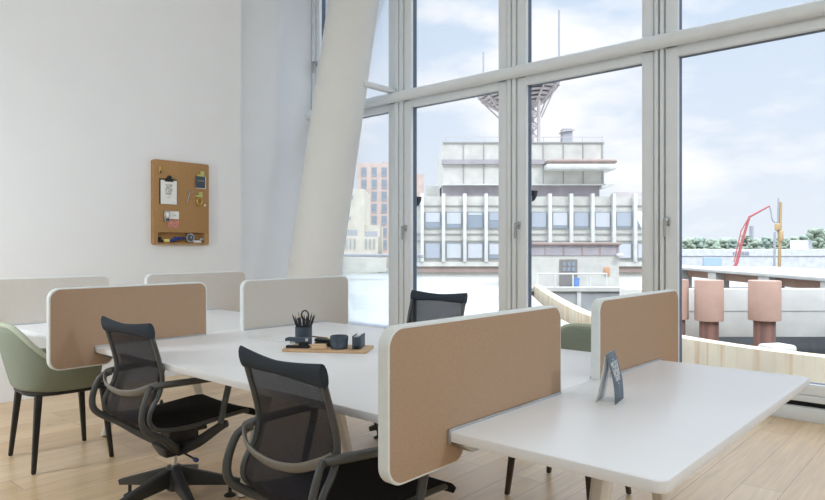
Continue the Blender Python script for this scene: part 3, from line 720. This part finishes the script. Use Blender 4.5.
# upper storey, joined to the block
xl, xr = 443, 606
O().rb((lat(xl, D), lat(603, D)), (D+1.1, D+13), (zt-.05, zz(183.4, D))).build('recessed_storey', M['bgrey'], ob)
O().rb((lat(xl-1, D), lat(607, D)), (D+.4, D+13), (zz(184.6, D), zz(183.4, D))).build('floor_slab', M['bfin'], ob)
o = O(); o.prism([(lat(603, D)-8, zz(188, D)-GZ), (lat(618, D)-8, zz(184.2, D)-GZ), (lat(603, D)-8, zz(183.6, D)-GZ)], .4, 9, 'y'); o.build('side_canopy', M['bfin'], ob)
O().rb((lat(xl, D), lat(xr, D)), (D+.6, D+12.5), (zz(183.2, D), zz(141.5, D))).build('upper_storey', M['bwall'], ob)
b = O()
for sx in (464, 484.5, 504, 524, 544.5, 564.8, 584.8, 604): b.rb((lat(sx-.35, D), lat(sx+.35, D)), (D+.52, D+.7), (zz(183, D), zz(142, D)))
b.rb((lat(xl, D), lat(xr, D)), (D+.5, D+.7), (zz(142.4, D), zz(141, D))); b.build('panel_joints', M['bseam'], ob)
O().rb((lat(xl-1, D), lat(546, D)), (D+.3, D+.9), (zz(163.5, D), zz(159, D))).build('louvre_band', M['bgrey'], ob)
O().rb((lat(545, D), lat(614, D)), (D-.9, D+2), (zz(170.5, D), zz(164.5, D)), .15).build('balcony', M['bfin'], ob)
O().rb((lat(545, D), lat(614.5, D)), (D-.95, D+2), (zz(164.5, D), zz(160.2, D)), .2).build('balcony_roof', M['bbrown'], ob)
b = O()
for k_ in range(9):
    xx = lat(446+k_*19.8, D); b.rb((xx, xx+.05), (D+.8, D+.85), (zz(141, D), zz(135.5, D)))
b.rb((lat(446, D), lat(606, D)), (D+.8, D+.85), (zz(136, D), zz(135.3, D))); b.build('parapet_railing', M['lattice'], ob)
O().rb((lat(426, D), lat(441, D)), (D+3, D+6), (zt, zz(183, D))).build('plant_box', M['bwall'], ob)
RZf = zz(141.3, D)
cab = out_thing('roof_cabin', 'small grey cabin on the roof of the office block', 'cabin', lat(567.5, 60), 60, RZf)
OB(lat(567.5, 60), 60, RZf).rb((lat(563, 60), lat(572.5, 60)), (60, 61), (RZf, zz(128.5, 60)-.0)).build('walls', M['gmetal'], cab)
o = OB(lat(567.5, 60), 60, RZf); o.prism([(-.55, 1.18), (.6, 1.32), (.6, 1.42), (-.55, 1.28)], -.2, 1.2, 'y'); o.build('roof', M['lattice'], cab)
# antenna tower
TD = 62.0; tl = lat(519, TD); at_ = out_thing('antenna_tower', 'lattice tower with a wide round platform on the office roof', 'tower', tl, TD, RZf)
def tz(y): return zz(y, TD)-RZf
w2 = lat(535.5, TD)-tl
for sx, sy in ((-1, -1), (1, -1), (1, 1), (-1, 1)):
    MB().tube([(sx*w2, sy*w2, 0), (sx*w2, sy*w2, tz(88))], .16, 6).build('tower_leg', M['lattice'], at_)
b = MB()
for q in range(4):
    z0, z1 = tz(141-q*12), tz(129-q*12)
    for sy in (-1, 1): b.tube([(-w2, sy*w2, z0), (w2, sy*w2, z1)], .07, 5); b.tube([(w2, sy*w2, z0), (-w2, sy*w2, z1)], .07, 5); b.tube([(-w2, sy*w2, z1), (w2, sy*w2, z1)], .07, 5)
    for sx in (-1, 1): b.tube([(sx*w2, -w2, z0), (sx*w2, w2, z1)], .07, 5); b.tube([(sx*w2, -w2, z1), (sx*w2, w2, z1)], .07, 5)
b.build('braces', M['lattice'], at_)
R1, R0 = lat(560, TD)-tl, lat(541, TD)-tl
TLT = Matrix.Translation((0, 0, tz(92))) @ Matrix.Rotation(math.radians(-10), 4, 'Y')
def tilt(b): bmesh.ops.transform(b.bm, matrix=TLT, verts=b.bm.verts[:]); return b
b = MB()
for q in range(6):
    f = q/5; r = R0+(R1-R0)*f; z = -1.5+1.5*f
    b.lathe([(r-.28, z), (r+.02, z), (r+.02, z+.16), (r-.28, z+.16)], (0, 0, 0), 12)
for q in range(3): b.lathe([(R1-.2, .35+.38*q), (R1, .35+.38*q), (R1, .55+.38*q), (R1-.2, .55+.38*q)], (0, 0, 0), 12)
tilt(b).build('platform_rings', M['lattice'], at_)
b = MB()
for q in range(12):
    a = 2*PI*q/12; b.tube([(R0*math.cos(a), R0*math.sin(a), -1.5), (R1*math.cos(a), R1*math.sin(a), 0), (R1*math.cos(a), R1*math.sin(a), 1.3)], .09, 5)
    if q % 2: b.tube([(w2*1.1*math.cos(a), w2*1.1*math.sin(a), -2.9), (R1*.97*math.cos(a), R1*.97*math.sin(a), -.1)], .07, 5)
tilt(b).build('platform_struts', M['lattice'], at_)
tilt(MB().lathe([(.2, .02), (R1-.1, .02), (R1-.1, .12), (.2, .12)], (0, 0, 0), 12)).build('deck', M['lattice'], at_)
for mx_, ty in ((559, 10), (483.5, 52)):
    MB().tube([(lat(mx_, TD)-tl, 0, tz(86)), (lat(mx_, TD)-tl, 0, tz(ty))], .09, 6).build('mast', M['gmetal'], at_)
# --- low annex
A = 42.0; an = out_thing('low_annex', 'low cream annex with brown louvred roof band and grey door', 'building', 10, A)
def OA(): return OB(10, A, GZ)
OA().rb((lat(513, A), lat(619, A)), (A, A+5), (GZ, zz(255, A))).build('walls', M['bwall'], an)
OA().rb((lat(513, A), lat(619, A)), (A-.06, A+5), (zz(255.3, A), zz(245, A))).build('louvre_band', M['bgrey'], an)
OA().rb((lat(513, A), lat(620.5, A)), (A-.25, A+5.2), (zz(245, A), zz(242.3, A)), .05).build('roof_edge', M['bbrown'], an)
b = OA()
for sx in (526, 545, 563.5, 582, 600, 617): b.rb((lat(sx-.6, A), lat(sx+.6, A)), (A-.1, A), (zz(255, A), zz(245.5, A)))
b.build('louvre_posts', M['bbrown'], an)
dr_ = OA().rb((lat(559.5, A), lat(577, A)), (A-.08, A), (GZ, zz(259.3, A))).build('door', M['door'], an)
b = OA()
for r in range(2):
    for q in range(3): b.rb((lat(562.5+q*4.6, A), lat(565.5+q*4.6, A)), (A-.11, A-.07), (zz(266+r*5, A), zz(262.2+r*5, A)))
b.build('door_panes', M['bwin'], dr_)
OA().rb((lat(604, A), lat(609.5, A)), (A-.1, A), (zz(275.5, A), zz(267, A)), .03).build('wall_plate', M['plate'], an)
OA().rb((lat(615, A), lat(621, A)), (A-.5, A-.1), (zz(256.5, A), zz(253.5, A)), .05).build('lamp', M['bfin'], an)
RD = 40.9; rl = out_thing('tubular_railing', 'white tubular railing in front of the low annex', 'railing', 10, RD, GZ)
b = MB(); zr = zz(273.8, RD)-GZ
b.tube([(lat(537, RD)-10, 0, zr), (lat(607, RD)-10, 0, zr)], .05, 6); b.build('rail', M['bfin'], rl)
for sx in (537.5, 555, 573, 590, 606.5): MB().tube([(lat(sx, RD)-10, 0, 0), (lat(sx, RD)-10, 0, zr)], .05, 6).build('post', M['bfin'], rl)
bn = out_thing('blue_bin', 'blue waste bin standing beside the annex railing', 'bin', lat(576.5, 41.3), 41.3, GZ)
MB().hexa([(-.13, -.12, 0), (.13, -.12, 0), (.13, .12, 0), (-.13, .12, 0)], [(-.16, -.15, .58), (.16, -.15, .58), (.16, .15, .58), (-.16, .15, .58)], .02).build('body', M['bin'], bn)
MB().box((0, 0, .61), (.34, .32, .06), bev=.02).build('lid', M['bin'], bn)

# --- left: pink block and cream house
PD = 80.0; pb = out_thing('pink_block', 'pink brick apartment block with grey windows, left of the office', 'building', lat(390, PD), PD)
def OP(): return OB(lat(390, PD), PD, GZ)
OP().rb((lat(357.5, PD), lat(402, PD)), (PD, PD+9), (GZ, zz(163, PD))).rb((lat(402, PD), lat(424, PD)), (PD+2, PD+9), (GZ, zz(172, PD))).build('walls', M['pinkb'], pb)
for ci, cx in enumerate((363.8, 374.2, 384.2, 394.5)):
    for r in range(7):
        y0 = 167.3+12.1*r
        w = OP().rb((lat(cx-2.7, PD), lat(cx+2.7, PD)), (PD-.06, PD), (zz(y0+9.6, PD), zz(y0, PD))).build('window', M['winframe'], pb)
        OP().rb((lat(cx-2.1, PD), lat(cx+2.1, PD)), (PD-.09, PD-.05), (zz(y0+6.6, PD), zz(y0+.7, PD))).build('pane', M['bwin'], w)
OP().rb((lat(381, PD), lat(392, PD)), (PD+2, PD+4), (zz(163, PD), zz(160, PD))).build('roof_tank', M['gmetal'], pb)
CD = 66.0; ch_ = out_thing('cream_house', 'cream rendered house in front of the pink brick block', 'building', lat(360, CD), CD)
def OC(): return OB(lat(360, CD), CD, GZ)
OC().rb((lat(310, CD), lat(364.5, CD)), (CD, CD+8), (GZ, zz(189, CD))).rb((lat(364.4, CD), lat(379.5, CD)), (CD+.4, CD+8), (GZ, zz(225, CD))).build('walls', M['cream'], ch_)
OC().rb((lat(335, CD), lat(379, CD)), (CD-1.6, CD+.4), (GZ, zz(237, CD))).build('annex', M['cream'], ch_)
for a, b_, y0, y1 in ((347, 358, 230, 234), (365.5, 378, 231.5, 235.5)): OC().rb((lat(a, CD), lat(b_, CD)), (CD-.9, CD-.8), (zz(y1+2, CD), zz(y0, CD))).build('balcony_rail', M['gmetal'], ch_)
for cx in (348, 352, 356, 367, 371, 375): OC().rb((lat(cx-.8, CD), lat(cx+.8, CD)), (CD-1.68, CD-1.6), (zz(249, CD), zz(239, CD))).build('window', M['retain'], ch_)
for cx, y in ((352.5, 197), (350, 218)): OC().rb((lat(cx-1, CD), lat(cx+1, CD)), (CD-.06, CD), (zz(y+2, CD), zz(y-1.5, CD))).build('window', M['winframe'], ch_)
tag(MB().box((0, 0, .9), (13, .4, 1.1)).build('garden_wall', M['cream'], loc=tuple(E(-8.6, 52, GZ+.3))), 'long low cream wall in front of the cream house', 'wall')
bpy.data.objects['garden_wall'].rotation_euler = (0, 0, YAW)
# balustrade on the terrace
gb = thing('glass_balustrade', 'glass balustrade with grey handrail on the terrace outside', 'railing', (-9.0, 7.45, -.025))
xe = -6.42
for a, b_ in ((-5.0, -3.3), (-3.28, -1.58), (-1.56, .2), (.22, xe+9.0)):
    MB().box(((a+b_)/2, 0, .58), (b_-a-.01, .016, 1.1)).build('pane', M['rail_glass'], gb)
MB().box(((-5+xe+9)/2, 0, 1.165), (xe+9+5, .07, .05), bev=.01).build('handrail', M['gmetal'], gb)
MB().box(((-5+xe+9)/2, 0, .03), (xe+9+5, .09, .06), bev=.005).build('base_rail', M['gmetal'], gb)

for x_, z_, lb in ((-5.03, 1.82, 'dark half dome outdoor lamp outside the window pane left of the far task chair'), (-3.475, 1.80, 'dark half dome outdoor lamp outside the middle window pane, before the office block')):
    ol = thing('outdoor_lamp', lb, 'lamp', (x_, 5.68, z_))
    MB().box((0, -.02, .0), (.05, .09, .2), bev=.006).build('bracket', M['frame'], ol)
    MB().lathe([(.001, -.065), (.03, -.05), (.055, 0), (.06, .045), (.001, .05)], (0, .06, 0), 20).build('dome', M['black'], ol)
# --- right: drum columns, bridges, works
def drum(pxc, w_up, w_lo, d, ytop, ybot, label):
    c = out_thing('drum_column', label, 'column', lat(pxc, d), d, -5.1, 'red brown drum columns')
    r1, r2 = w_up/2*d/FPX, w_lo/2*d/FPX
    MB().lathe([(r1*.98, zz(ybot, d)+5.1), (r1, zz(ybot, d)+5.13), (r1, zz(ytop, d)+5.07), (r1*.98, zz(ytop, d)+5.1)], (0, 0, 0), 28).build('drum', M['rust'], c)
    MB().lathe([(r2, 0), (r2, zz(ybot, d)+5.1)], (0, 0, 0), 24).build('shaft', M['shaft'], c)
drum(709, 27, 18, 20.0, 280, 320.5, 'red brown concrete drum column, left of the two whole ones')
drum(764.5, 30, 20, 19.3, 280.5, 320.0, 'red brown concrete drum column, rightmost, in front of white beam')
drum(679, 18, 12, 20.4, 279.5, 319.0, 'red brown drum column half hidden behind the window mullion')
BD = 21.5
bw = out_thing('bridge_beam', 'long white concrete beam behind the red brown drum columns', 'bridge', 14, BD, -5.1)
OB(14, BD, -5.1).rb((7.0, 36), (BD, BD+.5), (zz(337, BD), zz(289, BD)), .02).build('beam', M['white_c'], bw)
OB(14, BD, -5.1).rb((7.0, 36), (BD-.02, BD), (zz(311, BD), zz(310.5, BD))).build('joint', M['bseam'], bw)
for l_ in (18, 26, 34): OB(14, BD, -5.1).rb((l_, l_+.6), (BD+.1, BD+.5), (-5.1, zz(337, BD))).build('pier', M['retain'], bw)
OB(14, BD, -5.1).rb((7.0, 36), (BD+2.5, BD+2.8), (-5.1, -1.5)).build('shade_wall', M['low'], bw)  # added dark sheet standing for the shadow beneath the beam
# road deck running away from the viewer
dk = out_thing('road_deck', 'narrow white road deck on short piers beyond the beam', 'bridge', 16, 35, -5.1)
def OD(): return OB(16, 35, -5.1)
def deckpt(f): return (16.2-.0*f, 22+20*f)
dl = 15.6
OD().rb((dl, dl+6), (22.6, 39.5), (-.02, .13), .02).build('deck', M['white_c'], dk)
OD().rb((dl+.5, dl+.8), (22.6, 39.3), (-.42, -.02)).build('girder', M['rust'], dk)
for d_ in (24.5, 29.0, 34.0, 38.5): OD().rb((dl+.05, dl+.75), (d_-.45, d_+.45), (-5.1, -.02)).build('pier', M['white_c'], dk)
tag(MB().box((0, 0, 0), (.75, .6, .3), bev=.08).build('white_slab', M['white_c'], loc=tuple(E(lat(777, 17), 17, zz(350, 17)))), 'white slab lying in the shaded yard beside the right drum column', 'slab')
bpy.data.objects['white_slab'].rotation_euler = (0, 0, YAW+.3)
# far long shed
FD = 110.0; fs = out_thing('long_white_shed', 'long low white shed across the works under the tree line', 'building', lat(760, FD), FD, GZ)
def OF(): return OB(lat(760, FD), FD, GZ)
OF().rb((lat(655, FD), lat(900, FD)), (FD, FD+20), (GZ-3.9, zz(249.5, FD))).build('walls', M['shed'], fs)
OF().rb((lat(655, FD), lat(900, FD)), (FD-.1, FD+.1), (zz(256.3, FD), zz(255.8, FD))).build('cornice', M['bseam'], fs)
OF().rb((lat(703, FD), lat(721, FD)), (FD-.2, FD), (zz(266, FD), zz(257.5, FD))).build('sign_panel', M['bluesign'], fs)
b = OF()
for q in range(7): b.rb((lat(733+q*2.4, FD), lat(734.2+q*2.4, FD)), (FD-.15, FD), (zz(254.5, FD), zz(251.5, FD)))
b.build('vents', M['gmetal'], fs)
OF().rb((lat(804, FD), lat(812, FD)), (FD+1, FD+4), (zz(250, FD), zz(240, FD))).build('roof_box', M['shed'], fs)
OF().rb((lat(812, FD), lat(817.5, FD)), (FD+1.5, FD+4), (zz(250, FD), zz(240, FD))).build('roof_unit', M['gmetal'], fs)
# concrete pump boom
KD = 75.0; kb = out_thing('concrete_pump', 'red folding concrete pump boom with a hanging hose', 'crane', lat(731.5, KD), KD, GZ)
def KP(x, y): return (lat(x, KD)-lat(731.5, KD), 0, zz(y, KD)-GZ)
MB().tube([KP(730, 283), KP(731, 275), KP(737, 262), KP(743, 238)], [.26, .25, .2, .16], 6).build('lower_boom', M['red'], kb)
MB().tube([KP(742.5, 240), KP(749.5, 216.5)], [.17, .14], 6).build('middle_boom', M['red'], kb)
MB().tube([KP(749, 217), KP(769.5, 206)], [.13, .09], 6).build('upper_boom', M['red'], kb)
MB().tube([KP(734, 262), KP(741, 231), KP(748, 219)], .07, 5).build('ram', M['red'], kb)
MB().tube([KP(769.5, 206), KP(771, 212), KP(772, 219), KP(775, 222.3), KP(778.5, 221)], .08, 6, smooth=4).build('hose', M['gmetal'], kb)
MB().box((0, .6, -3.1), (3, 1.6, 1.6), bev=.1).build('carrier', M['red'], kb)
# drilling rig
kd = out_thing('drilling_rig', 'tall orange drilling rig mast beside the red boom', 'rig', lat(778.5, 73), 73, GZ)
def KR(x, y): return (lat(x, 73)-lat(778.5, 73), 0, zz(y, 73)-GZ)
b = MB(); b.tube([KR(778.3, 286), KR(780.5, 202)], .14, 6); b.tube([KR(780, 286), KR(781.6, 203)], .08, 6)
for q in range(16):
    f = q/16; a = Vector(KR(778.3, 286)).lerp(Vector(KR(780.5, 202)), f); c = Vector(KR(780, 286)).lerp(Vector(KR(781.6, 203)), min(1, f+.06)); b.tube([a, c], .05, 4)
b.build('mast', M['orange'], kd)
MB().tube([KR(777.5, 232), KR(778.4, 198)], .1, 6).build('pipe', M['gmetal'], kd)
MB().box(KR(777.5, 227), (.5, .5, .8), bev=.1).box(KR(780.5, 236), (.5, .5, 1.2), bev=.1).build('drive_head', M['orange'], kd)
MB().tube([KR(774.2, 276), KR(774.8, 232)], .15, 6).build('counter_mast', M['gmetal'], kd)
MB().box((-.4, 1.5, -3.0), (2.6, 3, 1.8), bev=.1).build('cab', M['orange'], kd)
tag(MB().lathe([(1.0, 0), (.8, 24)], (0, 0, 0), 12).build('far_chimney', M['gmetal'], loc=tuple(E(lat(751.5, 260), 260, zz(226, 260)-24))), 'thin grey chimney far behind the trees', 'chimney')
# trees on the horizon
def tree(px_, d, ytop, wpx, i):
    l = lat(px_, d); base = -5.0
    t_ = thing('tree', ['bushy green tree in the row behind the shed', 'pale green tree in the row behind the shed', 'dark green tree in the row behind the shed'][i % 3], 'tree', tuple(E(l, d, base)), 0, ['bushy green trees behind the shed', 'pale green trees behind the shed', 'dark green trees behind the shed'][i % 3])
    h = zz(ytop, d)-base; w = wpx*d/FPX/2
    MB().tube([(0, 0, 0), (0, 0, h*.6)], [.45, .25], 8).build('trunk', M['bark'], t_)
    cr = bmesh.new(); rnd = random.Random(i*13+5)
    for q in range(60):
        a = rnd.uniform(0, 2*PI); f = rnd.random(); rr = w*(.85*rnd.random()**.5)*(1-.55*f**2); z = h*(.42+.5*f); s_ = w*rnd.uniform(.16, .34)
        mt = Matrix.Translation((rr*math.cos(a), rr*math.sin(a), min(z, h-s_))) @ Matrix.Diagonal((s_, s_, s_*rnd.uniform(.7, 1), 1))
        nb_ = bmesh.ops.create_icosphere(cr, subdivisions=2, radius=1)
        for v in nb_['verts']: v.co = mt @ (v.co*(1+.22*(rnd.random()-.5)))
    for f in cr.faces: f.smooth = False
    me = bpy.data.meshes.new('crown'); cr.to_mesh(me); cr.free(); me.materials.append(M['hazed_leafs'][i % 3])
    o = bpy.data.objects.new('crown', me); COL.objects.link(o); o.parent = t_
TR = [(676, 237.5, 20), (688, 237, 18), (699, 236, 20), (712, 237.5, 20), (725, 236.5, 20), (733, 238, 16), (746, 233, 14), (757, 238, 18), (768, 235.5, 20), (783, 236, 18), (794, 235, 18), (804, 234, 18), (815, 227.5, 22), (830, 229, 20), (845, 234, 20), (720, 239, 24), (775, 239, 22)]
for i, (a, b_, c) in enumerate(TR): tree(a, 185+((i*37) % 5)*6+(45 if i > 14 else 0), b_, c, i)

# ================================================================== LIGHT
def area(name, loc, rot, sx, sy, e, col=(1, 1, 1)):
    l = bpy.data.lights.new(name, 'AREA'); l.shape = 'RECTANGLE'; l.size = sx; l.size_y = sy; l.energy = e; l.color = col
    o = bpy.data.objects.new(name, l); COL.objects.link(o); o.location = loc; o.rotation_euler = rot; return o
area('ceiling_fill', (-3.2, 1.0, 4.9), (0, 0, 0), 5.0, 4.0, 15, (.88, .96, 1))  # added soft overhead fill, no fixture seen
area('ceiling_fill', (1.2, 0.4, 4.9), (0, 0, 0), 4.0, 4.0, 14, (.88, .96, 1))  # second added overhead fill, over the right half of the room
l = area('low_left_fill', (-4.5, -.3, 1.7), (0, 0, 0), .5, .5, 28, (.9, .96, 1))  # added fill to lift the low left wall and floor, no lamp seen
l.rotation_euler = (Vector((-5.6, 2.3, .3))-l.location).to_track_quat('-Z', 'Y').to_euler()
l = area('facade_fill', (.6, -2.8, 3.6), (0, 0, 0), 3.0, 1.4, 42, (.88, .96, 1))  # added fill aimed at the window frames, no fitting known there
l.rotation_euler = (Vector((-3.0, 5.5, 2.0))-l.location).to_track_quat('-Z', 'Y').to_euler()
l = area('unseen_side_light', (4.3, 2.6, 3.2), (0, 0, 0),  .28, .28, 46, (.92, .97, 1))  # unseen source added at right, placed by the screens' shadows on the desks
l.rotation_euler = (Vector((-2.2, 2.0, .74))-l.location).to_track_quat('-Z', 'Y').to_euler()
sl = bpy.data.lights.new('sun', 'SUN'); sl.energy = 1.0; sl.angle = .01; sl.color = (1, .97, .91)
so = bpy.data.objects.new('sun', sl); COL.objects.link(so)
toward = -(E(.45, -.72)+Vector((0, 0, .85)))
so.rotation_euler = toward.to_track_quat('-Z', 'Y').to_euler(); so.location = (0, 0, 30)

w = bpy.data.worlds.new('sky'); SC.world = w; w.use_nodes = True; nt = w.node_tree; L = nt.links.new
bg = nt.nodes['Background']; bg.inputs['Strength'].default_value = 1.0
tc = nt.nodes.new('ShaderNodeTexCoord'); sp = nt.nodes.new('ShaderNodeSeparateXYZ'); L(tc.outputs['Generated'], sp.inputs[0])
gr = nt.nodes.new('ShaderNodeValToRGB'); L(sp.outputs['Z'], gr.inputs[0])
gr.color_ramp.elements[0].position = 0; gr.color_ramp.elements[0].color = (*s2l((236, 243, 250)), 1)
gr.color_ramp.elements[1].position = .36; gr.color_ramp.elements[1].color = (*s2l((212, 229, 249)), 1)
zr_ = nt.nodes.new('ShaderNodeMapRange'); zr_.interpolation_type = 'SMOOTHSTEP'; L(sp.outputs['Z'], zr_.inputs['Value'])     # the sky is brightest high up, above the photo's view
zr_.inputs['From Min'].default_value = .38; zr_.inputs['From Max'].default_value = .75; zr_.inputs['To Min'].default_value = .79; zr_.inputs['To Max'].default_value = 4.0
L(zr_.outputs[0], bg.inputs['Strength'])
mp = nt.nodes.new('ShaderNodeMapping'); mp.inputs['Scale'].default_value = (1, 1, 2.6); mp.inputs['Location'].default_value = (.35, .1, .12); L(tc.outputs['Generated'], mp.inputs['Vector'])
n = nt.nodes.new('ShaderNodeTexNoise'); n.inputs['Scale'].default_value = 3.4; n.inputs['Detail'].default_value = 9; n.inputs['Roughness'].default_value = .55; L(mp.outputs[0], n.inputs['Vector'])
cr = nt.nodes.new('ShaderNodeMapRange'); cr.inputs['From Min'].default_value = .48; cr.inputs['From Max'].default_value = .62; L(n.outputs['Fac'], cr.inputs['Value'])
mx = nt.nodes.new('ShaderNodeMixRGB'); L(cr.outputs[0], mx.inputs[0]); L(gr.outputs[0], mx.inputs[1]); mx.inputs[2].default_value = (1.02, 1.03, 1.05, 1)
L(mx.outputs[0], bg.inputs['Color'])
